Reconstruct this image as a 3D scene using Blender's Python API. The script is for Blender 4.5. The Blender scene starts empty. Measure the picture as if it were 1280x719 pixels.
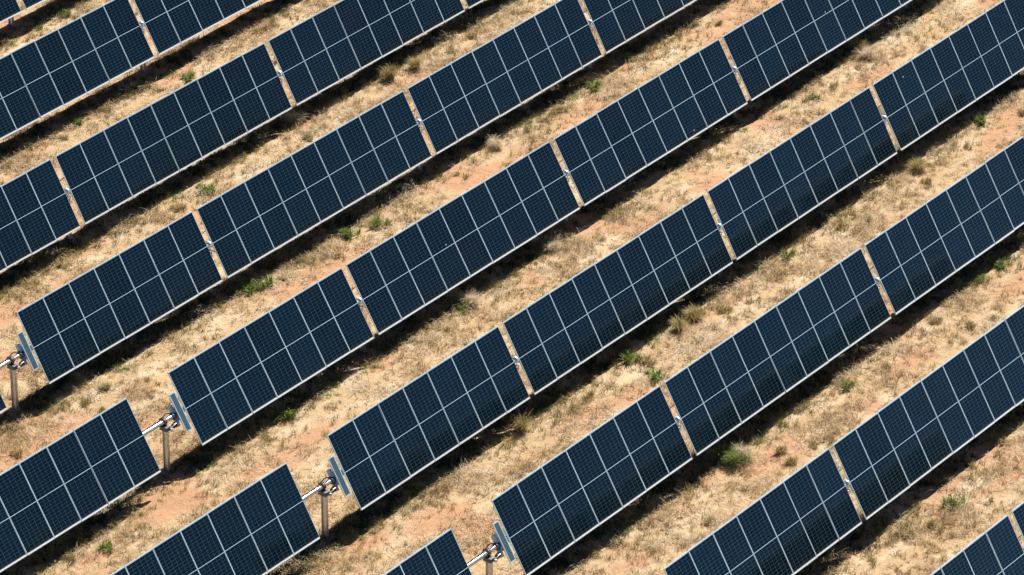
import bpy, bmesh, math, random
import numpy as np
from mathutils import Vector, Matrix, Euler

R = math.radians
sc = bpy.context.scene
COL = sc.collection

# ------------------------------------------------------------------ camera, sky, sun, exposure
CAM = Vector((-86.3529, -82.0595, 68.7784))
AZ, EL, ROLL = 0.64483, -0.50287, 0.00307
FPX = 5963.4
cam = bpy.data.cameras.new('camera')
cam.sensor_width = 36.0
cam.lens = FPX / 1280.0 * 36.0
cam.clip_start = 1.0
cam.clip_end = 6000.0
cam_o = bpy.data.objects.new('camera', cam)
COL.objects.link(cam_o)
d = Vector((math.cos(EL) * math.cos(AZ), math.cos(EL) * math.sin(AZ), math.sin(EL)))
r = Vector((math.sin(AZ), -math.cos(AZ), 0))
u = r.cross(d)
r2 = r * math.cos(ROLL) + u * math.sin(ROLL)
u2 = -r * math.sin(ROLL) + u * math.cos(ROLL)
m = Matrix((r2, u2, -d)).transposed().to_4x4()
m.translation = CAM
cam_o.matrix_world = m
sc.camera = cam_o

SUN = Vector((0.85, 0.14, 1.0)).normalized()
SUN_EL = math.asin(SUN.z)
world = bpy.data.worlds.new('World')
sc.world = world
world.use_nodes = True
wn = world.node_tree.nodes
wl = world.node_tree.links
bg = wn['Background']
sky = wn.new('ShaderNodeTexSky')
sky.sky_type = 'NISHITA'
sky.sun_disc = False
sky.sun_elevation = SUN_EL
sky.sun_rotation = math.atan2(SUN.x, SUN.y)
sky.altitude = 1200
sky.air_density = 0.55
sky.dust_density = 0.1
sky.ozone_density = 4.0
wl.new(sky.outputs['Color'], bg.inputs['Color'])
bg.inputs['Strength'].default_value = 0.05

sun = bpy.data.lights.new('sun', 'SUN')
sun.energy = 5.0
sun.angle = R(0.5)
sun.color = (1.0, 0.95, 0.88)
sun_o = bpy.data.objects.new('sun', sun)
sun_o.rotation_euler = SUN.to_track_quat('Z', 'Y').to_euler()
sun_o.location = SUN * 60
COL.objects.link(sun_o)

vs = sc.view_settings
vs.view_transform = 'Standard'
vs.look = 'None'
vs.exposure = 0.88
vs.gamma = 1.0
vs.use_curve_mapping = False

# ------------------------------------------------------------------ layout of the solar field
PITCH = 5.6845          # row to row
WMOD = 1.0992           # panel to panel
GAP = 0.215             # between two tables
LMOD = 2.28
TILT = 1.03574
H = 1.69233
BACK = 0.14             # torque tube axis behind the glass
XMOTOR = -0.81          # drive post
XLEFT = -1.77163        # right end of the tables on the far side of the drive gap
ROW = {4: (0, 0, 0, 0), 3: (-0.035, 0.055, 0.027, 0.01), 2: (0.014, 0.012, 0.037, -0.003), 1: (0.031, -0.071, -0.039, 0.02),
       0: (0.02, -0.018, -0.027, 0.007), -1: (0.036, -0.023, -0.032, -0.016), -2: (0, -0.05, -0.018, 0.006),
       -3: (-0.018, -0.008, 0.015, -0.007), -4: (-0.021, 0.055, 0.019, -0.006), -5: (-0.018, 0.053, 0.017, -0.01), -6: (0, 0.04, 0, 0)}
BAYS = [7, 9, 8, 9, 8]


def bay_x(k):
    return sum(BAYS[:k]) * WMOD + k * GAP


def project(P):
    v = Vector(P) - CAM
    z = v.dot(d)
    return 640 + FPX * v.dot(r2) / z, 359.5 - FPX * v.dot(u2) / z


rng = random.Random(7)
nrng = np.random.default_rng(11)

# ------------------------------------------------------------------ small helpers


def tag(o, label=None, cat=None, group=None, kind=None):
    if label: o['label'] = label
    if cat: o['category'] = cat
    if group: o['group'] = group
    if kind: o['kind'] = kind
    return o


def empty(name, loc=(0, 0, 0), rot=(0, 0, 0)):
    o = bpy.data.objects.new(name, None)
    o.empty_display_size = 0.2
    o.location = loc
    o.rotation_euler = rot
    COL.objects.link(o)
    return o


def copy_tree(o, parent=None):
    c = o.copy()
    COL.objects.link(c)
    if parent is not None:
        c.parent = parent
    for ch in list(o.children):
        copy_tree(ch, c)
    return c


class MB:
    """collects shapes into one mesh"""

    def __init__(self):
        self.bm = bmesh.new()

    def box(self, lo, hi, bevel=0.0, mat=None):
        lo, hi = Vector(lo), Vector(hi)
        g = bmesh.ops.create_cube(self.bm, size=1.0)
        vsl = g['verts']
        for v in vsl:
            v.co = Vector(((v.co.x + .5) * (hi.x - lo.x) + lo.x, (v.co.y + .5) * (hi.y - lo.y) + lo.y, (v.co.z + .5) * (hi.z - lo.z) + lo.z))
            if mat is not None: v.co = mat @ v.co
        if bevel:
            es = list({e for v in vsl for e in v.link_edges})
            bmesh.ops.bevel(self.bm, geom=es, offset=bevel, segments=2, affect='EDGES', profile=0.6)
        return self

    def rod(self, a, b, ra, rb=None, n=16):
        a, b = Vector(a), Vector(b)
        rb = ra if rb is None else rb
        ax = b - a
        q = ax.to_track_quat('Z', 'Y').to_matrix().to_4x4()
        q.translation = (a + b) / 2
        bmesh.ops.create_cone(self.bm, cap_ends=True, segments=n, radius1=ra, radius2=rb, depth=ax.length, matrix=q)
        return self

    def path(self, pts, rad, n=8):
        pts = [Vector(p) for p in pts]
        rings = []
        for i, p in enumerate(pts):
            t = (pts[min(i + 1, len(pts) - 1)] - pts[max(i - 1, 0)]).normalized()
            a = t.orthogonal().normalized() if i == 0 else (prev - t * prev.dot(t)).normalized()
            prev = a
            b = t.cross(a)
            rings.append([self.bm.verts.new(p + (a * math.cos(2 * math.pi * k / n) + b * math.sin(2 * math.pi * k / n)) * rad) for k in range(n)])
        for i in range(len(rings) - 1):
            for k in range(n):
                self.bm.faces.new((rings[i][k], rings[i][(k + 1) % n], rings[i + 1][(k + 1) % n], rings[i + 1][k]))
        self.bm.faces.new(rings[0][::-1])
        self.bm.faces.new(rings[-1])
        return self

    def arch(self, c, r0, r1, x0, x1, a0, a1, n=20):
        """a ring segment about the x axis; angles from +y towards +z"""
        prev = None
        first = None
        for i in range(n + 1):
            a = a0 + (a1 - a0) * i / n
            cur = [self.bm.verts.new(Vector(c) + Vector((x, math.cos(a) * rr, math.sin(a) * rr))) for rr, x in ((r0, x0), (r1, x0), (r1, x1), (r0, x1))]
            if prev:
                for k in range(4):
                    self.bm.faces.new((prev[k], prev[(k + 1) % 4], cur[(k + 1) % 4], cur[k]))
            else:
                first = cur
            prev = cur
        self.bm.faces.new(first[::-1])
        self.bm.faces.new(prev)
        return self

    def build(self, name, mat, parent=None, smooth=False):
        bmesh.ops.recalc_face_normals(self.bm, faces=self.bm.faces)
        me = bpy.data.meshes.new(name)
        self.bm.to_mesh(me)
        self.bm.free()
        if smooth:
            for p in me.polygons: p.use_smooth = True
            me.set_sharp_from_angle(angle=R(40))
        me.materials.append(mat)
        o = bpy.data.objects.new(name, me)
        COL.objects.link(o)
        if parent is not None: o.parent = parent
        return o


# ------------------------------------------------------------------ materials


class NT:
    def __init__(self, name):
        self.m = bpy.data.materials.new(name)
        self.m.use_nodes = True
        self.t = self.m.node_tree
        self.n = self.t.nodes
        self.bsdf = self.n['Principled BSDF']
        self.out = self.n['Material Output']

    def link(self, a, b): self.t.links.new(a, b)

    def set(self, **k):
        for a, b in k.items():
            self.bsdf.inputs[a.replace('_', ' ')].default_value = b
        return self

    def node(self, typ, **k):
        x = self.n.new(typ)
        for a, b in k.items(): setattr(x, a, b)
        return x

    def math(self, op, a, b=None, c=None, clamp=False):
        x = self.n.new('ShaderNodeMath'); x.operation = op; x.use_clamp = clamp
        for i, v in enumerate((a, b, c)):
            if v is None: continue
            if isinstance(v, (int, float)): x.inputs[i].default_value = v
            else: self.link(v, x.inputs[i])
        return x.outputs[0]

    def mix(self, f, a, b, mode='MIX'):
        x = self.n.new('ShaderNodeMix'); x.data_type = 'RGBA'; x.blend_type = mode
        for s, v in ((x.inputs[0], f), (x.inputs[6], a), (x.inputs[7], b)):
            if isinstance(v, (int, float)): s.default_value = v
            elif isinstance(v, tuple): s.default_value = (*v, 1) if len(v) == 3 else v
            else: self.link(v, s)
        return x.outputs[2]

    def noise(self, vec, scale, detail=4, rough=0.55, dist=0.0):
        x = self.n.new('ShaderNodeTexNoise'); x.inputs['Scale'].default_value = scale
        x.inputs['Detail'].default_value = detail; x.inputs['Roughness'].default_value = rough; x.inputs['Distortion'].default_value = dist
        if vec is not None: self.link(vec, x.inputs['Vector'])
        return x.outputs['Fac']

    def ramp(self, f, *stops):
        x = self.n.new('ShaderNodeValToRGB')
        e = x.color_ramp.elements
        while len(e) < len(stops): e.new(0.5)
        for el, (p, c) in zip(e, stops):
            el.position = p
            el.color = (c, c, c, 1) if isinstance(c, (int, float)) else (*c, 1)
        self.link(f, x.inputs[0])
        return x.outputs[0]


def metal(name, color, rough=0.4, metallic=0.8, mottled=0.15, scale=30):
    t = NT(name)
    tc = t.node('ShaderNodeTexCoord')
    n = t.noise(tc.outputs['Object'], scale, 5)
    f = t.ramp(n, (0.35, 1 - mottled), (0.65, 1.0))
    t.link(t.mix(1.0, color, f, 'MULTIPLY'), t.bsdf.inputs['Base Color'])
    t.set(Metallic=metallic, Roughness=rough)
    return t.m


def cell_glass():
    t = NT('cell_glass')
    tc = t.node('ShaderNodeTexCoord')
    sp = t.node('ShaderNodeSeparateXYZ'); t.link(tc.outputs['Object'], sp.inputs[0])
    x, y = sp.outputs[0], sp.outputs[1]
    half_w = (WMOD - 0.014) / 2
    # across: six cells inside a 25 mm margin
    cw = 2 * (half_w - 0.016) / 6
    fx = t.math('FRACT', t.math('ADD', t.math('DIVIDE', x, cw), 30.0))
    dx = t.math('MULTIPLY', t.math('MINIMUM', fx, t.math('SUBTRACT', 1.0, fx)), cw)
    # along: twelve half cells on either side of the middle strip
    MID = 0.0075
    ch = (LMOD / 2 - 0.032 - MID) / 12
    ay = t.math('SUBTRACT', t.math('ABSOLUTE', y), MID)
    fy = t.math('FRACT', t.math('ADD', t.math('DIVIDE', ay, ch), 30.0))
    dy = t.math('MULTIPLY', t.math('MINIMUM', fy, t.math('SUBTRACT', 1.0, fy)), ch)
    lx = t.math('LESS_THAN', dx, 0.0032)
    ly = t.math('LESS_THAN', dy, 0.0026)
    corner = t.math('LESS_THAN', t.math('ADD', dx, dy), 0.013)
    line = t.math('MAXIMUM', t.math('MAXIMUM', lx, ly), corner)
    margin = t.math('MAXIMUM', t.math('GREATER_THAN', t.math('ABSOLUTE', x), half_w - 0.016),
                    t.math('GREATER_THAN', t.math('ABSOLUTE', y), LMOD / 2 - 0.032))
    mid = t.math('LESS_THAN', t.math('ABSOLUTE', y), MID)
    # the wider white strip along the low edge of the module
    strip = t.math('LESS_THAN', y, -LMOD / 2 + 0.052)
    white = t.math('MAXIMUM', t.math('MAXIMUM', margin, mid), strip)
    # thin busbars
    fb = t.math('FRACT', t.math('DIVIDE', x, cw / 9.0))
    bus = t.math('MULTIPLY', t.math('LESS_THAN', fb, 0.06), 0.35)
    oi = t.node('ShaderNodeObjectInfo')
    tone = t.math('ADD', 0.6, t.math('MULTIPLY', oi.outputs['Random'], 0.8))
    n1 = t.noise(tc.outputs['Object'], 2.2, 3)
    cell = t.mix(n1, (0.0002, 0.0050, 0.0112), (0.0004, 0.0072, 0.0160))
    cell = t.mix(1.0, cell, tone, 'MULTIPLY')
    cell = t.mix(bus, cell, (0.03, 0.05, 0.07))
    c = t.mix(line, cell, (0.045, 0.12, 0.175))
    c = t.mix(white, c, (0.56, 0.76, 0.86))
    c = t.mix(strip, c, (0.86, 0.88, 0.88))
    # settled dust, a little more towards the low edge, and a few droppings
    geo = t.node('ShaderNodeNewGeometry')
    nd = t.noise(geo.outputs['Position'], 1.4, 6, 0.65)
    dust = t.math('MULTIPLY', t.ramp(nd, (0.35, 0.0), (0.8, 1.0)), 0.010)
    low = t.ramp(y, (0.0, 0.0), (1.0, 0.0))
    edge = t.math('MULTIPLY', t.math('LESS_THAN', y, -LMOD / 2 + 0.085), 0.10)
    dust = t.math('ADD', dust, edge)
    c = t.mix(dust, c, (0.46, 0.40, 0.33))
    vo = t.node('ShaderNodeTexVoronoi'); vo.inputs['Scale'].default_value = 0.6
    t.link(geo.outputs['Position'], vo.inputs['Vector'])
    spots = t.math('LESS_THAN', vo.outputs['Distance'], 0.014)
    c = t.mix(t.math('MULTIPLY', spots, 0.75), c, (0.7, 0.7, 0.66))
    t.link(c, t.bsdf.inputs['Base Color'])
    t.link(t.math('ADD', 0.07, t.math('MULTIPLY', t.ramp(nd, (0.3, 0.0), (0.8, 1.0)), 0.08)), t.bsdf.inputs['Roughness'])
    t.set(IOR=1.46)
    return t.m


M = {}
M['cell'] = cell_glass()
M['alu'] = metal('anodised_aluminium', (0.66, 0.83, 0.92), 0.42, 0.25, 0.06)
M['galv'] = metal('galvanised_steel', (0.72, 0.73, 0.74), 0.38, 0.6, 0.25, 14)
M['tube'] = metal('galvanised_tube', (0.66, 0.70, 0.74), 0.36, 0.8, 0.15, 8)
M['bracket'] = metal('dark_bracket_steel', (0.10, 0.13, 0.17), 0.5, 0.5, 0.2)
M['ring'] = metal('rusty_bearing_ring', (0.22, 0.13, 0.06), 0.6, 0.3, 0.5, 40)
M['white'] = metal('white_polymer', (0.55, 0.62, 0.67), 0.35, 0.2, 0.1)
M['box'] = metal('pale_blue_housing', (0.40, 0.64, 0.80), 0.4, 0.1, 0.12)
M['black'] = metal('black_rubber', (0.012, 0.012, 0.014), 0.45, 0.0, 0.2)
M['concrete'] = metal('footing_concrete', (0.33, 0.31, 0.29), 0.9, 0.0, 0.35, 18)
t = NT('small_panel_glass')
tc = t.node('ShaderNodeTexCoord')
sp = t.node('ShaderNodeSeparateXYZ'); t.link(tc.outputs['Object'], sp.inputs[0])
fy = t.math('FRACT', t.math('ADD', t.math('DIVIDE', sp.outputs[1], 0.052), 40.0))
c = t.mix(t.math('LESS_THAN', fy, 0.08), (0.06, 0.125, 0.17), (0.13, 0.2, 0.25))
t.link(c, t.bsdf.inputs['Base Color'])
t.set(Roughness=0.25)
M['small'] = t.m


def blade_material(name, stops, trans=0.35, rough=0.7):
    """dry blades: u of the UV map is a random number per blade, v runs from root to tip"""
    t = NT(name)
    uv = t.node('ShaderNodeUVMap')
    sp = t.node('ShaderNodeSeparateXYZ'); t.link(uv.outputs[0], sp.inputs[0])
    c = t.ramp(sp.outputs[0], *stops)
    t.link(c, t.bsdf.inputs['Base Color'])
    t.set(Roughness=rough)
    t.bsdf.inputs['Specular IOR Level'].default_value = 0.25
    tr = t.node('ShaderNodeBsdfTranslucent')
    t.link(c, tr.inputs['Color'])
    mx = t.node('ShaderNodeMixShader'); mx.inputs[0].default_value = trans
    t.link(t.bsdf.outputs[0], mx.inputs[1]); t.link(tr.outputs[0], mx.inputs[2])
    t.link(mx.outputs[0], t.out.inputs['Surface'])
    return t.m


M['straw'] = blade_material('straw', ((0.0, (0.17, 0.105, 0.05)), (0.22, (0.36, 0.235, 0.115)), (0.5, (0.56, 0.41, 0.23)), (0.78, (0.69, 0.565, 0.39)), (1.0, (0.78, 0.72, 0.60))))
M['olive'] = blade_material('olive_grass', ((0.0, (0.12, 0.10, 0.025)), (0.35, (0.26, 0.205, 0.06)), (0.7, (0.42, 0.31, 0.115)), (1.0, (0.57, 0.45, 0.24))), 0.22)
M['shade'] = blade_material('shade_deepening_blades', ((0.0, (0.010, 0.02, 0.008)), (0.5, (0.026, 0.042, 0.014)), (0.85, (0.06, 0.075, 0.022)), (1.0, (0.16, 0.14, 0.05))), 0.15)  # green kept near black so the panel shadow strips read darker
M['weed'] = blade_material('weed_leaf', ((0.0, (0.045, 0.09, 0.014)), (0.4, (0.11, 0.18, 0.025)), (0.75, (0.23, 0.28, 0.055)), (1.0, (0.42, 0.38, 0.13))))

# ------------------------------------------------------------------ value noise for the ground


def vnoise(x, y, seed):
    xi = np.floor(x).astype(np.int64); yi = np.floor(y).astype(np.int64)
    fx = x - xi; fy = y - yi
    fx = fx * fx * (3 - 2 * fx); fy = fy * fy * (3 - 2 * fy)

    def h(a, b):
        n = (a * 374761393 + b * 668265263 + seed * 974711) & 0x7fffffff
        n = ((n ^ (n >> 13)) * 1274126177) & 0x7fffffff
        n = n ^ (n >> 16)
        return (n & 0xffff) / 65535.0
    return (h(xi, yi) * (1 - fx) + h(xi + 1, yi) * fx) * (1 - fy) + (h(xi, yi + 1) * (1 - fx) + h(xi + 1, yi + 1) * fx) * fy


def fbm(x, y, scale, octv, seed):
    s = 0; a = 0.5; tot = 0
    for i in range(octv):
        s = s + a * vnoise(x * scale + 17.3 * i, y * scale - 9.1 * i, seed + i)
        tot += a; a *= 0.5; scale *= 2.03
    return s / tot


POSTS = []
for row in range(-6, 5):
    dx, dy, dz, dt = ROW[row]
    for k in range(1, 5):
        POSTS.append((bay_x(k) - GAP / 2 + dx, row * PITCH + dy, row, k))
    POSTS.append((XMOTOR, row * PITCH + dy, row, 0))
POST_XY = np.array([(p[0], p[1]) for p in POSTS])


def post_gauss(x, y, sx, sy):
    g = np.zeros_like(x)
    for px, py in POST_XY:
        g = np.maximum(g, np.exp(-((x - px - 0.1) / sx) ** 2 - ((y - py + 0.45) / sy) ** 2))
    return g


def y_rel(y):
    q = y / PITCH
    return (q - np.round(q)) * PITCH


def soil_amount(x, y):
    """1 = bare red earth, 0 = dead straw mat"""
    n = fbm(x, y, 0.55, 4, 3)
    n2 = fbm(x * 0.45, y * 1.3, 0.9, 3, 40)
    s = np.clip((n * 0.65 + n2 * 0.5 - 0.565) * 4.5, 0, 1)
    yr = y_rel(y)
    s = np.clip(s + 0.45 * np.exp(-((yr + 1.85) / 0.28) ** 2) * np.clip((n2 - 0.3) * 3, 0, 1), 0, 1)
    g = post_gauss(x, y, 0.9, 0.75)
    return np.clip(s * 0.7 + g * (0.3 + n), 0, 1)


def height(x, y):
    h = (fbm(x, y, 0.5, 3, 21) - 0.5) * 0.14
    h = h + (fbm(x, y, 2.4, 3, 5) - 0.5) * 0.07
    g = post_gauss(x, y, 0.7, 0.5)
    return h - 0.05 * g


def build_ground():
    def axis(a, b, step, far):
        core = np.arange(a, b + 1e-6, step)
        out = []
        s = step; q = 0
        while q < far:
            s *= 1.35; q += s; out.append(q)
        out = np.array(out)
        return np.concatenate([(a - out)[::-1], core, b + out])
    xs = axis(-14, 46, 0.10, 2500)
    ys = axis(-32, 24, 0.10, 2500)
    X, Y = np.meshgrid(xs, ys)
    X = X.ravel(); Y = Y.ravel()
    Z = height(X, Y) + (fbm(X, Y, 9.0, 2, 77) - 0.5) * 0.03
    nx, ny = len(xs), len(ys)
    i = np.arange(nx * ny).reshape(ny, nx)
    F = np.stack([i[:-1, :-1], i[:-1, 1:], i[1:, 1:], i[1:, :-1]], -1).reshape(-1, 4)
    me = bpy.data.meshes.new('ground')
    me.vertices.add(len(X)); me.vertices.foreach_set('co', np.stack([X, Y, Z], 1).ravel().astype(np.float32))
    me.loops.add(F.size); me.loops.foreach_set('vertex_index', F.ravel().astype(np.int32))
    me.polygons.add(len(F)); me.polygons.foreach_set('loop_start', (np.arange(len(F)) * 4).astype(np.int32))
    me.polygons.foreach_set('use_smooth', np.ones(len(F), bool))
    at = me.attributes.new('soil', 'FLOAT', 'POINT')
    at.data.foreach_set('value', soil_amount(X, Y).astype(np.float32))
    me.update(); me.validate()
    t = NT('dry_earth')
    geo = t.node('ShaderNodeNewGeometry')
    P = geo.outputs['Position']
    a = t.node('ShaderNodeAttribute', attribute_name='soil')
    soil = a.outputs['Fac']
    grain = t.noise(P, 26, 6, 0.7)
    mid = t.noise(P, 5.5, 5, 0.62)
    mp = t.node('ShaderNodeMapping'); mp.inputs['Scale'].default_value = (0.35, 1.5, 1.0); t.link(P, mp.inputs['Vector'])
    big = t.noise(mp.outputs[0], 1.1, 5, 0.6)
    earth = t.mix(mid, (0.39, 0.205, 0.11), (0.56, 0.345, 0.205))
    straw = t.mix(mid, (0.35, 0.225, 0.115), (0.61, 0.45, 0.265))
    pale = t.mix(t.ramp(big, (0.47, 0.0), (0.66, 0.6)), straw, (0.68, 0.575, 0.425))
    f = t.ramp(t.math('ADD', soil, t.math('MULTIPLY', t.math('SUBTRACT', grain, 0.5), 1.1)), (0.25, 0.0), (0.7, 1.0))
    c = t.mix(f, pale, earth)
    c = t.mix(t.ramp(grain, (0.25, 0.62), (0.38, 0.0)), c, (0.16, 0.10, 0.05))
    pits = t.ramp(t.noise(P, 7.0, 3, 0.5), (0.30, 0.8), (0.36, 0.0))
    c = t.mix(pits, c, (0.13, 0.085, 0.05))
    t.link(c, t.bsdf.inputs['Base Color'])
    t.set(Roughness=0.95)
    t.bsdf.inputs['Specular IOR Level'].default_value = 0.1
    b = t.node('ShaderNodeBump'); b.inputs['Strength'].default_value = 0.9; b.inputs['Distance'].default_value = 0.05
    t.link(t.math('ADD', grain, mid), b.inputs['Height']); t.link(b.outputs[0], t.bsdf.inputs['Normal'])
    me.materials.append(t.m)
    o = bpy.data.objects.new('ground', me)
    COL.objects.link(o)
    tag(o, 'dry red earth under pale dead grass between the rows of solar panels', 'ground', kind='structure')


build_ground()

# ------------------------------------------------------------------ blades


def blades_mesh(name, base, ang, lean, length, width, tone, mat, droop=0.5):
    """curved three-quad blades from numpy arrays"""
    n = len(ang)
    dirx, diry = np.cos(ang), np.sin(ang)
    sx, sy = -diry, dirx
    K = 3
    V = np.zeros((n, (K + 1) * 2, 3), np.float32)
    UV = np.zeros((n, (K + 1) * 2, 2), np.float32)
    px = base[:, 0].copy(); py = base[:, 1].copy(); pz = base[:, 2].copy()
    tilt = lean.copy()
    for k in range(K + 1):
        w = width * (1 - 0.85 * (k / K) ** 1.5) * 0.5
        V[:, 2 * k, 0] = px - sx * w; V[:, 2 * k, 1] = py - sy * w; V[:, 2 * k, 2] = pz
        V[:, 2 * k + 1, 0] = px + sx * w; V[:, 2 * k + 1, 1] = py + sy * w; V[:, 2 * k + 1, 2] = pz
        UV[:, 2 * k:2 * k + 2, 0] = tone[:, None]; UV[:, 2 * k:2 * k + 2, 1] = k / K
        st = length / K
        px = px + dirx * np.sin(tilt) * st; py = py + diry * np.sin(tilt) * st; pz = pz + np.cos(tilt) * st
        tilt = np.minimum(tilt + droop, 1.9)
    q = np.array([[2 * k, 2 * k + 1, 2 * k + 3, 2 * k + 2] for k in range(K)])
    F = (np.arange(n)[:, None, None] * ((K + 1) * 2) + q[None]).reshape(-1, 4)
    me = bpy.data.meshes.new(name)
    me.vertices.add(V.shape[0] * V.shape[1]); me.vertices.foreach_set('co', V.ravel())
    me.loops.add(F.size); me.loops.foreach_set('vertex_index', F.ravel().astype(np.int32))
    me.polygons.add(len(F)); me.polygons.foreach_set('loop_start', (np.arange(len(F)) * 4).astype(np.int32))
    uvl = me.uv_layers.new(name='UVMap')
    uvl.data.foreach_set('uv', UV.reshape(-1, 2)[F.ravel()].ravel())
    me.update()
    me.materials.append(mat)
    return me


def in_view(X, Y, margin=60):
    c = np.array(CAM); P = np.stack([X, Y, np.zeros_like(X)], 1) - c
    z = P @ np.array(d)
    px = 640 + FPX * (P @ np.array(r2)) / z
    py = 359.5 - FPX * (P @ np.array(u2)) / z
    return (px > -margin) & (px < 1280 + margin) & (py > -margin) & (py < 719 + margin)


def scatter(n_per_m2, seed):
    g = np.random.default_rng(seed)
    x0, x1, y0, y1 = -13, 45, -31, 23
    n = int((x1 - x0) * (y1 - y0) * n_per_m2)
    X = g.uniform(x0, x1, n); Y = g.uniform(y0, y1, n)
    k = in_view(X, Y, 110)
    return X[k], Y[k], g


def build_straw():
    # low dead mat: short blades lying at all angles
    X, Y, g = scatter(46, 5)
    yr = y_rel(Y)
    s = soil_amount(X, Y)
    clump = 0.5 * fbm(X, Y, 1.6, 3, 90) + 0.5 * fbm(X * 0.45, Y * 1.5, 1.2, 3, 95)
    p = np.clip(1.25 - s * 1.25, 0.05, 1) * np.clip((clump - 0.3) * 3.0, 0.12, 1)
    k = g.random(len(X)) < p
    X, Y, yr, clump = X[k], Y[k], yr[k], clump[k]
    nb = 15
    n = len(X)
    size = (0.5 + 1.1 * g.random(n)) * (0.65 + 1.2 * np.clip((clump - 0.42) * 4, 0, 1))
    cx = np.repeat(X, nb) + g.normal(0, 0.045, n * nb) * np.repeat(size, nb)
    cy = np.repeat(Y, nb) + g.normal(0, 0.045, n * nb) * np.repeat(size, nb)
    cz = height(cx, cy) - 0.01
    ang = g.uniform(0, 2 * math.pi, n * nb)
    lean = g.uniform(0.25, 1.25, n * nb)
    ln = g.uniform(0.07, 0.22, n * nb) * np.repeat(size, nb)
    wd = g.uniform(0.007, 0.017, n * nb)
    tone = np.clip(np.repeat((0.45 * fbm(X, Y, 1.1, 3, 61) + 0.55 * fbm(X * 0.35, Y * 1.5, 1.1, 3, 64)) * 1.5 - 0.22 + g.normal(0, 0.18, n), nb) + g.normal(0, 0.12, n * nb), 0.01, 0.99)
    me = blades_mesh('dry_grass', np.stack([cx, cy, cz], 1), ang, lean, ln, wd, tone, M['straw'])
    o = bpy.data.objects.new('dry_grass', me); COL.objects.link(o)
    tag(o, 'short dead straw coloured grass matted over the earth between the rows', 'grass', kind='stuff')
    # taller seeding grass where the panels drip
    X, Y, g = scatter(20, 8)
    yr = y_rel(Y)
    s = soil_amount(X, Y)
    clump = fbm(X, Y, 0.9, 3, 190)
    band = np.where(yr > 0.15, 0.05, np.exp(-((yr + 0.60) / 0.6) ** 2) * 0.9 + 0.24)
    p = band * np.clip((clump - 0.30) * 4.5, 0.0, 1) * (1 - 0.8 * s)
    k = g.random(len(X)) < p
    X, Y = X[k], Y[k]
    n = len(X); nb = 22
    size = 0.6 + 0.8 * g.random(n)
    cx = np.repeat(X, nb) + g.normal(0, 0.05, n * nb)
    cy = np.repeat(Y, nb) + g.normal(0, 0.05, n * nb)
    cz = height(cx, cy) - 0.01
    ang = g.uniform(0, 2 * math.pi, n * nb)
    lean = g.uniform(0.05, 0.6, n * nb)
    ln = g.uniform(0.10, 0.27, n * nb) * np.repeat(size, nb)
    wd = g.uniform(0.006, 0.012, n * nb)
    tone = np.clip(np.repeat(g.uniform(0.1, 0.8, n), nb) + g.normal(0, 0.15, n * nb), 0.01, 0.99)
    me = blades_mesh('olive_grass', np.stack([cx, cy, cz], 1), ang, lean, ln, wd, tone, M['olive'], 0.4)
    o = bpy.data.objects.new('olive_grass', me); COL.objects.link(o)
    tag(o, 'olive tinged taller grass along the shaded strips below the panels', 'grass', kind='stuff')

    # undergrowth below the panels, its blades coloured extra dark to deepen their shadow
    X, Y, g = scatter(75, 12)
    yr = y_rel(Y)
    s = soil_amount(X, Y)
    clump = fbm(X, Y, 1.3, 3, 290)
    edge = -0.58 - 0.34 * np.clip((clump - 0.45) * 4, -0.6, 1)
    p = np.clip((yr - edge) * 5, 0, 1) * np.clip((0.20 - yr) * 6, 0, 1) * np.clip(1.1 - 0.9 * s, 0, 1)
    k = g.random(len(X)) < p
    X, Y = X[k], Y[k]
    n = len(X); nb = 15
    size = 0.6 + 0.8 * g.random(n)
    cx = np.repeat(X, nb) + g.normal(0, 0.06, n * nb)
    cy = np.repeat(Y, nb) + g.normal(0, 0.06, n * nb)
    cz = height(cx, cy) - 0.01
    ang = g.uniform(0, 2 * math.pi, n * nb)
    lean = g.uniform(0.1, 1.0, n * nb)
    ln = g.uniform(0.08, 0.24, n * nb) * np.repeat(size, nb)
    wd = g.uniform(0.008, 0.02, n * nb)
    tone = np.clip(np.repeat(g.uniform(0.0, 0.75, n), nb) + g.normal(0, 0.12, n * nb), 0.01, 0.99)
    me = blades_mesh('shade_deepening_grass', np.stack([cx, cy, cz], 1), ang, lean, ln, wd, tone, M['shade'], 0.5)
    o = bpy.data.objects.new('shade_deepening_grass', me); COL.objects.link(o)
    tag(o, 'dense undergrowth under the panel rows, coloured extra dark to deepen their shade', 'undergrowth', kind='stuff')

    X, Y, g = scatter(26, 14)
    yr = y_rel(Y)
    clump = fbm(X, Y, 1.1, 3, 390)
    p = np.exp(-((yr + 0.80) / 0.24) ** 2) * np.clip((clump - 0.46) * 5, 0, 1) + 0.10 * np.clip((clump - 0.56) * 6, 0, 1)
    k = g.random(len(X)) < p
    X, Y = X[k], Y[k]
    n = len(X); nb = 14
    cx = np.repeat(X, nb) + g.normal(0, 0.05, n * nb)
    cy = np.repeat(Y, nb) + g.normal(0, 0.05, n * nb)
    cz = height(cx, cy) - 0.01
    ang = g.uniform(0, 2 * math.pi, n * nb)
    ln = g.uniform(0.06, 0.17, n * nb) * np.repeat(0.6 + 0.9 * g.random(n), nb)
    tone = np.clip(np.repeat(g.uniform(0.3, 1.0, n), nb) + g.normal(0, 0.12, n * nb), 0.01, 0.99)
    me = blades_mesh('green_sprouts', np.stack([cx, cy, cz], 1), ang, g.uniform(0.1, 1.0, n * nb), ln, g.uniform(0.008, 0.017, n * nb), tone, M['weed'], 0.4)
    o = bpy.data.objects.new('green_sprouts', me); COL.objects.link(o)
    tag(o, 'yellow green sprouts scattered along the outer border of the panel shade', 'undergrowth', kind='stuff')


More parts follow.
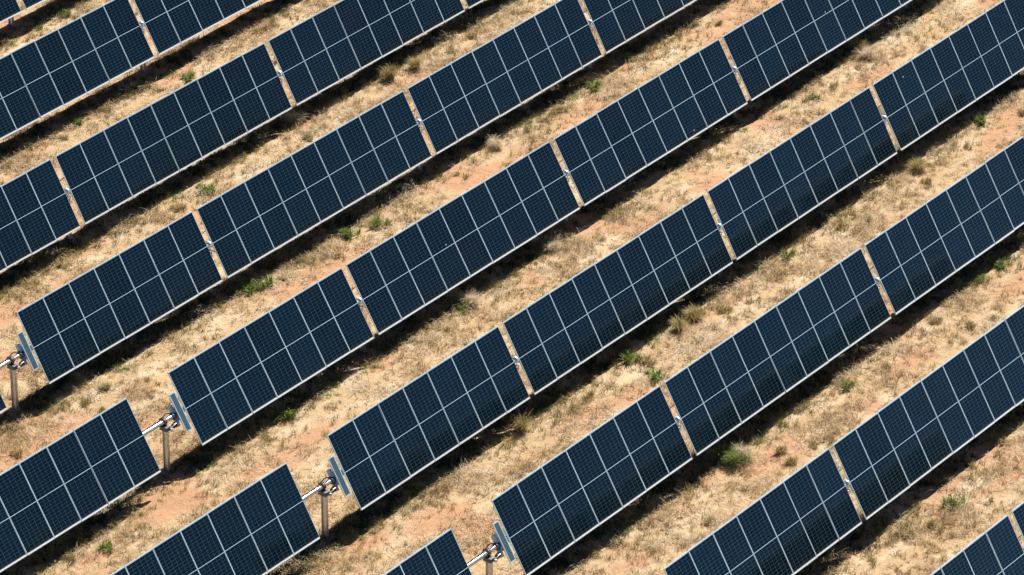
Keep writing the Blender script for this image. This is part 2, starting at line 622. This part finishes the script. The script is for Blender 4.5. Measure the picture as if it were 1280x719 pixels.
build_straw()

# ------------------------------------------------------------------ solar panels


def panel_proto():
    hw = (WMOD - 0.014) / 2; hl = LMOD / 2
    b = MB()
    b.box((-hw + 0.003, -hl + 0.003, -0.006), (hw - 0.003, hl - 0.003, 0.0))
    glass = b.build('solar_panel', M['cell'])
    f = MB()
    lip = 0.011
    for s in (-1, 1):
        f.box((s * hw if s < 0 else hw - lip, -hl, -0.035), (-hw + lip if s < 0 else hw, hl, 0.003), 0.0015)
    f.box((-hw + lip, -hl, -0.035), (hw - lip, -hl + 0.022, 0.0028), 0.0015)
    f.box((-hw + lip, hl - 0.018, -0.035), (hw - lip, hl, 0.0028), 0.0015)
    # hat rails that clamp the frame to the tube
    for s in (-1, 1):
        f.box((s * (hw - 0.05) - 0.025, -0.36, -0.075), (s * (hw - 0.05) + 0.025, 0.36, -0.0365))
    f.build('frame', M['alu'], glass)
    j = MB()
    for xx in (-0.3, 0, 0.3):
        j.box((xx - 0.04, -0.03, -0.028), (xx + 0.04, 0.03, -0.007), 0.004)
    j.build('junction_box', M['black'], glass)
    return glass


PANEL = panel_proto()
first_panel = [True]


def new_panel(parent, x, g):
    if first_panel[0]:
        first_panel[0] = False
        o = PANEL; o.parent = parent
    else:
        o = copy_tree(PANEL, parent)
    o.location = (x, g.gauss(0, 0.003), g.gauss(0, 0.002))
    o.rotation_euler = (g.gauss(0, 0.0025), g.gauss(0, 0.003), g.gauss(0, 0.0012))
    return o


ORD = {4: 'outermost', 3: 'first', 2: 'second', 1: 'third', 0: 'fourth', -1: 'fifth', -2: 'sixth', -3: 'seventh', -4: 'eighth', -5: 'ninth', -6: 'tenth'}
BAYNAME = {-1: 'table left of the drive post', 0: 'seven-panel table right of the drive post', 1: 'nine-panel table next to the seven-panel end table',
           2: 'eight-panel table, third right from the drive post', 3: 'nine-panel table, fourth right from the drive post', 4: 'table, fifth right from the drive post'}
BAYSHORT = {-1: 'table left of drive post', 0: 'seven-panel end table', 1: 'first nine-panel table', 2: 'eight-panel table', 3: 'far nine-panel table', 4: 'farthest table'}


def jumper(parent, x):
    pts = []
    for i in range(9):
        s = i / 8
        pts.append((x - 0.06 - GAP + s * (GAP + 0.12), 0.36 + 0.07 * s, -0.06 - 0.05 * math.sin(math.pi * s)))
    MB().path(pts, 0.012, 6).build('jumper_cable', M['black'], parent, True)


def build_table(row, k):
    dx, dy, dz, dt = ROW[row]
    n = 7 if k < 0 else BAYS[k]
    x0 = (XLEFT - n * WMOD) if k < 0 else bay_x(k)
    x0 += dx
    L = n * WMOD
    root = empty('solar_table', (x0, row * PITCH + dy, H + dz), (TILT + dt + random.Random(row * 17 + k * 5).gauss(0, 0.004), 0, 0))
    tag(root, f'tilted solar {BAYNAME[k]}, {ORD[row]} row from the top left', 'solar table', 'tilted solar tables in parallel rows')
    g = random.Random(row * 31 + k * 7 + 400)
    for i in range(n):
        new_panel(root, (i + 0.5) * WMOD, g)
    # torque tube, butting against its neighbour in the middle of the gap
    if k == 0: a = XMOTOR + dx - x0
    elif k > 0: a = -GAP / 2
    else: a = -GAP / 2
    bx = (XMOTOR + dx - x0) if k < 0 else L + GAP / 2
    MB().rod((a, 0, -BACK), (bx, 0, -BACK), 0.068, n=20).build('torque_tube', M['tube'], root, True)
    if k > 0: jumper(root, 0)
    if k == 0:
        # little panel that feeds the drive, with its box and motor behind it
        gl = MB().box((-0.315, -0.565, -0.012), (-0.105, 0.565, -0.004)).build('small_panel', M['small'], root)
        f = MB()
        for s in (-1, 1):
            f.box((-0.325 if s < 0 else -0.115, -0.58, -0.035), (-0.300 if s < 0 else -0.09, 0.58, 0.0), 0.002)
            f.box((-0.2995, s * 0.58 - (0 if s < 0 else 0.024), -0.035), (-0.1155, s * 0.58 + (0.024 if s < 0 else 0), -0.0005), 0.002)
        f.build('frame', M['alu'], gl)
        b = MB()
        b.box((-0.43, 0.08, -0.17), (-0.331, 0.30, -0.05), 0.008)
        b.box((-0.33, -0.20, -0.15), (-0.12, 0.20, -0.045), 0.008)
        b.build('controller_box', M['box'], root)
        mo = MB()
        mo.rod((-0.34, -0.22, -0.14), (-0.46, -0.24, -0.14), 0.06, n=18)
        mo.box((-0.42, -0.34, -0.20), (-0.331, -0.13, -0.10), 0.01)
        mo.build('drive_motor', M['box'], root, True)
        cap = MB().rod((-0.461, -0.24, -0.14), (-0.56, -0.255, -0.14), 0.08, 0.07, n=18)
        cap.build('motor_cap', M['black'], root, True)
        sl = MB()
        sl.rod((-0.46, 0, -BACK), (-0.33, 0, -BACK), 0.10, n=20)
        sl.box((-0.43, -0.12, -0.20), (-0.335, 0.075, -0.10), 0.006)
        sl.build('tube_collar', M['bracket'], root, True)
        pts = []
        for i in range(22):
            s = i / 21
            x = -1.75 + 1.40 * s
            up = 0.085 + 0.11 * math.exp(-((x + 0.70) / 0.22) ** 2) + 0.006 * math.sin(i * 1.7)
            pts.append((x, up * 0.86, -BACK + up * 0.52))
        MB().path(pts, 0.016, 6).build('cable', M['black'], root, True)
    return root


def build_post(row, k):
    dx, dy, dz, dt = ROW[row]
    px = (XMOTOR if k == 0 else bay_x(k) - GAP / 2) + dx
    py = row * PITCH + dy + 0.05
    zb = float(height(np.array([px]), np.array([py]))[0])
    th = TILT + dt
    n = Vector((0, -math.sin(th), math.cos(th)))
    tc = Vector((px, row * PITCH + dy, H + dz)) - n * BACK      # tube axis
    root = empty('support_post', (px, py, zb))
    if k == 0:
        tag(root, f'galvanised drive post at the open end of the {ORD[row]} row from the top left', 'post', 'steel posts carrying the tubes')
    else:
        tag(root, f'steel post in the gap before {BAYSHORT[k]}, {ORD[row]} row from the top left', 'post', 'steel posts carrying the tubes')
    top = tc.z - 0.13 - zb
    c = MB()
    c.box((-0.05, -0.085, -0.3), (0.05, -0.073, top)); c.box((-0.05, 0.073, -0.3), (0.05, 0.085, top)); c.box((-0.005, -0.073, -0.3), (0.005, 0.073, top))
    c.build('column', M['galv'], root)
    ft = MB()
    ft.rod((0, 0, -0.10), (0, 0, 0.035), 0.19, 0.165, n=22)
    ft.build('footing', M['concrete'], root, True)
    L = tc - Vector((px, py, zb))
    if k == 0:
        h = MB()
        h.box((-0.11, -0.13, top - 0.10), (0.07, 0.13, top + 0.03), 0.006)
        h.box((-0.09, L.y - 0.06, top + 0.032), (-0.05, L.y + 0.06, L.z - 0.02), 0.004)
        h.build('head_bracket', M['bracket'], root)
        rg = MB()
        rg.arch(L, 0.070, 0.105, -0.03, 0.05, 0, 2 * math.pi - 1e-4, 28)
        rg.arch(L, 0.106, 0.15, -0.005, 0.03, -2.6, 0.6, 18)
        rg.build('bearing_ring', M['ring'], root, True)
        ar = MB()
        ar.path([(0.06, -0.12, top - 0.02), (0.14, -0.17, top + 0.0), (0.22, -0.165, top + 0.03), (0.30, -0.15, top + 0.02)], 0.013, 8)
        ar.box((0.03, -0.19, top - 0.12), (0.09, -0.135, top - 0.03), 0.006)
        ar.build('stay_arm', M['white'], root, True)
    else:
        h = MB()
        h.box((-0.06, -0.11, top + 0.001), (0.06, 0.11, top + 0.02))
        for s in (-1, 1):
            h.path([(0, s * 0.09, top + 0.02), (0, L.y + s * 0.12, L.z - 0.02), (0, L.y + s * 0.10 - 0.07, L.z + 0.07)], 0.014, 6)
        h.build('saddle', M['galv'], root)
        a = MB()
        up = L + n * 0.085
        a.arch((up.x, up.y, up.z), 0.115, 0.135, -0.022, 0.022, -0.2 + 0.0, math.pi + 0.2, 22)
        a.arch(L, 0.070, 0.084, -0.045, 0.045, 0, 2 * math.pi - 1e-4, 22)
        a.build('bearing', M['white'], root, True)
    return root


def table_seen(row, k, margin):
    dx, dy, dz, dt = ROW[row]
    n = 7 if k < 0 else BAYS[k]
    x0 = (XLEFT - n * WMOD) if k < 0 else bay_x(k)
    c, s = math.cos(TILT), math.sin(TILT)
    for i in range(n + 1):
        for v in (-1, -0.5, 0, 0.5, 1):
            a, b = project((x0 + i * WMOD, row * PITCH + dy + v * LMOD / 2 * c, H + v * LMOD / 2 * s))
            if -margin < a < 1280 + margin and -margin < b < 719 + margin: return True
    return False


for row in range(4, -7, -1):
    for k in range(-1, 5):
        if not table_seen(row, k, 25): continue
        build_table(row, k)
done = set()
for px, py, row, k in POSTS:
    a, b = project((px, py, 0.0)); a2, b2 = project((px, py, 1.7))
    if -60 < a < 1340 and b > -40 and b2 < 760:
        build_post(row, k)

# ------------------------------------------------------------------ weeds and big grass clumps
WEEDS = [(19.65, 16.45), (13.91, 10.81), (20.21, 10.7), (18.41, 10.03), (12.8, 10.4), (14.98, 10.81), (25.1, 4.29), (27.36, 4.93), (28.07, 4.7), (26.49, 4.46), (17.47, 4.1), (18.73, 4.96), (12.86, 4.38), (7.06, 5.18), (11.44, 4.14), (6.36, 4.68), (4.86, 4.75), (12.82, 4.87), (29.42, 4.68), (30.81, -0.71), (28.36, -0.67), (22.03, -1.14), (23.88, -0.77), (25.81, -0.73), (23.35, -1.01), (32.33, -1.39), (29.54, -7.04), (27.74, -6.96), (32.25, -7.04), (31.21, -12.06), (32.72, -12.92), (30.65, -7.07), (27.52, -12.17), (27.84, -12.5), (29.55, -12.93), (20.2, -12.14), (22.84, -12.54), (23.49, -13.14), (26.8, -13.02), (23.66, -12.41), (30.41, -13.7), (23.39, -17.67), (22.44, -17.58), (14.69, -18.11), (21.5, -17.98), (19.85, -19.13), (20.58, -19.45), (11.82, -17.65), (12.79, -17.73), (20.36, -17.63), (19.37, -18.1), (17.84, -17.52), (12.13, -19.38), (10.5, -18.71), (11.24, -19.32), (14.68, -23.32), (12.98, -23.48), (10.21, -19.26), (9.03, -24.04), (7.23, -23.91), (7.23, -24.85), (9.7, -24.23), (10.94, -24.12), (6.17, -23.19), (4.78, -17.56), (2.83, -17.52), (6.29, -19.26), (12.25, -12.05), (9.4, -11.93), (10.56, -11.85), (12.28, -12.87), (14.18, -13.26), (13.28, -12.0), (15.7, -12.31), (16.33, -12.91), (7.83, -11.81), (8.95, -12.54), (9.66, -12.65), (11.74, -13.39), (7.95, -12.72), (17.15, -13.18), (1.55, -1.31), (0.76, -1.26), (8.53, -0.88), (7.25, -0.42), (0.67, -1.96), (8.74, -0.67), (9.11, -0.99), (9.81, -0.84), (7.31, -0.5), (3.49, -6.34), (2.24, -6.76), (1.57, -6.17), (6.1, -6.14), (13.21, -0.94), (14.31, -1.19), (11.73, -6.3), (10.3, -6.99), (15.43, -7.05), (17.28, -6.1), (18.41, -1.38), (20.76, -0.85), (16.6, -6.66), (11.9, -1.59), (-4.88, -6.99), (-5.86, -6.58), (-2.62, -1.62), (-3.4, -7.08)]
# brighter or larger green plants the photograph shows clearly
BRIGHT = {(12.86, 4.38), (14.69, -18.11), (12.25, -12.05), (11.74, -13.39), (29.54, -7.04), (27.52, -12.17), (20.2, -12.14), (3.49, -6.34), (8.53, -0.88), (8.74, -0.67), (11.73, -6.3), (19.65, 16.45), (13.91, 10.81), (22.44, -17.58), (10.94, -24.12), (18.41, 10.03), (-4.88, -6.99), (13.21, -0.94), (14.31, -1.19), (31.21, -12.06), (9.11, -0.99), (25.81, -0.73), (23.39, -17.67)}
BIG = [((9.31, -17.72), 'green'), ((22.43, 4.66), 'olive'), ((18.1, 5.31), 'pale'), ((33.4, -6.29), 'olive'), ((33.1, -6.75), 'pale'), ((8.53, -22.28), 'pale'), ((9.62, -18.02), 'pale'), ((27.4, -12.45), 'olive'), ((12.05, -6.5), 'pale'), ((6.9, -12.2), 'olive'), ((20.6, -0.95), 'pale'),
       ((15.14, -12.3), 'olive'), ((14.4, -12.53), 'olive'), ((16.2, -5.54), 'pale'), ((16.23, -6.42), 'pale'), ((23.5, 4.6), 'olive')]


def weed_mesh(name, nb, rad, hgt, mat, seed, lean0=0.1, lean1=1.1, tone0=0.1, tone1=0.8, w=(0.012, 0.026), droop=0.35):
    g = np.random.default_rng(seed)
    a0 = g.uniform(0, 2 * math.pi, nb); rr = rad * 0.45 * np.sqrt(g.random(nb))
    base = np.stack([np.cos(a0) * rr, np.sin(a0) * rr, g.random(nb) * hgt * 0.35], 1)
    # several crowns of unequal size growing side by side
    nc = int(g.integers(3, 7))
    cen = g.normal(0, rad * 0.27, (nc, 2)); big = g.uniform(0.35, 1.0, nc)
    which = g.choice(nc, nb, p=big / big.sum())
    base[:, :2] = base[:, :2] * 0.55 * big[which][:, None] + cen[which]
    hgt = hgt * (0.45 + 0.65 * big[which])
    base[:, 2][g.random(nb) < 0.4] = 0
    ang = a0 + g.normal(0, 0.7, nb)
    lean = g.uniform(lean0, lean1, nb)
    ln = g.uniform(0.4, 1.0, nb) * hgt
    wd = g.uniform(w[0], w[1], nb)
    tone = np.clip(g.uniform(tone0, tone1, nb), 0.01, 0.99)
    return blades_mesh(name, base, ang, lean, ln, wd, tone, mat, droop)


W_BRIGHT = [weed_mesh('green_weed', 170, 0.30, 0.22, M['weed'], 100 + i, tone0=0.2, tone1=0.8) for i in range(4)]
W_DULL = [weed_mesh('olive_weed', 140, 0.32, 0.18, M['olive'], 200 + i, tone0=0.1, tone1=0.8, w=(0.008, 0.016)) for i in range(4)]
C_OLIVE = [weed_mesh('grass_clump', 420, 0.34, 0.48, M['olive'], 300 + i, 0.1, 0.8, 0.2, 0.95, (0.008, 0.014), 0.45) for i in range(2)]
C_PALE = [weed_mesh('grass_clump', 520, 0.38, 0.55, M['straw'], 320 + i, 0.15, 0.9, 0.45, 1.0, (0.007, 0.013), 0.45) for i in range(2)]
C_GREEN = [weed_mesh('green_bush', 900, 0.75, 0.46, M['weed'], 340, 0.2, 1.2, 0.1, 1.0, (0.009, 0.02))]
NUM = ['first', 'second', 'third', 'fourth', 'fifth', 'sixth', 'seventh', 'eighth', 'ninth']
used = {}


def plant_place(x, y):
    row = round((y + 1.2) / PITCH)
    x = x - 0.25
    for k in range(4, -1, -1):
        if x >= bay_x(k) - GAP:
            i = int(max(0, min(BAYS[k] - 1, (x - bay_x(k)) / WMOD)))
            return f'under {NUM[i]} panel of {BAYSHORT[k]}, {ORD.get(row, "last")} row'
    return f'under the table left of drive post, {ORD.get(row, "last")} row'


def plant(name, me, x, y, look, cat, group, scale, rz):
    o = bpy.data.objects.new(name, me)
    COL.objects.link(o)
    o.location = (x, y, float(height(np.array([x]), np.array([y]))[0]))
    o.rotation_euler = (0, 0, rz)
    o.scale = (scale, scale, scale * rng.uniform(0.85, 1.15))
    place = plant_place(x, y)
    yr = float(y_rel(np.array([y]))[0])
    where = 'at shade edge' if yr > -0.95 else ('just past shade' if yr > -1.35 else 'in open strip')
    for adj in ('', 'small ', 'low ', 'thin ', 'ragged '):
        lab = f'{adj}{look} {where} {place}'
        if lab not in used: break
    used[lab] = o
    tag(o, lab, cat, group)
    return o


for i, (x, y) in enumerate(WEEDS):
    bright = (x, y) in BRIGHT
    if -0.85 < float(y_rel(np.array([y]))[0]): y -= 0.14
    if bright:
        plant('green_weed', W_BRIGHT[i % 4], x, y, 'green weed', 'weed', 'green weeds between the rows', rng.uniform(1.1, 1.6), rng.uniform(0, 6.28))
    else:
        plant('olive_weed', W_DULL[i % 4], x, y, 'olive weed', 'weed', 'faded weeds between the rows', rng.uniform(0.8, 1.4), rng.uniform(0, 6.28))
for i, ((x, y), kind) in enumerate(BIG):
    if kind == 'green':
        plant('green_bush', C_GREEN[0], x, y, 'large green bush', 'bush', 'large plants between the rows', 1.0, 0.4)
    elif kind == 'olive':
        plant('grass_clump', C_OLIVE[i % 2], x, y, 'large olive clump', 'grass clump', 'large plants between the rows', rng.uniform(0.9, 1.1), rng.uniform(0, 6.28))
    else:
        plant('grass_clump', C_PALE[i % 2], x, y, 'large pale clump', 'grass clump', 'large plants between the rows', rng.uniform(0.9, 1.15), rng.uniform(0, 6.28))
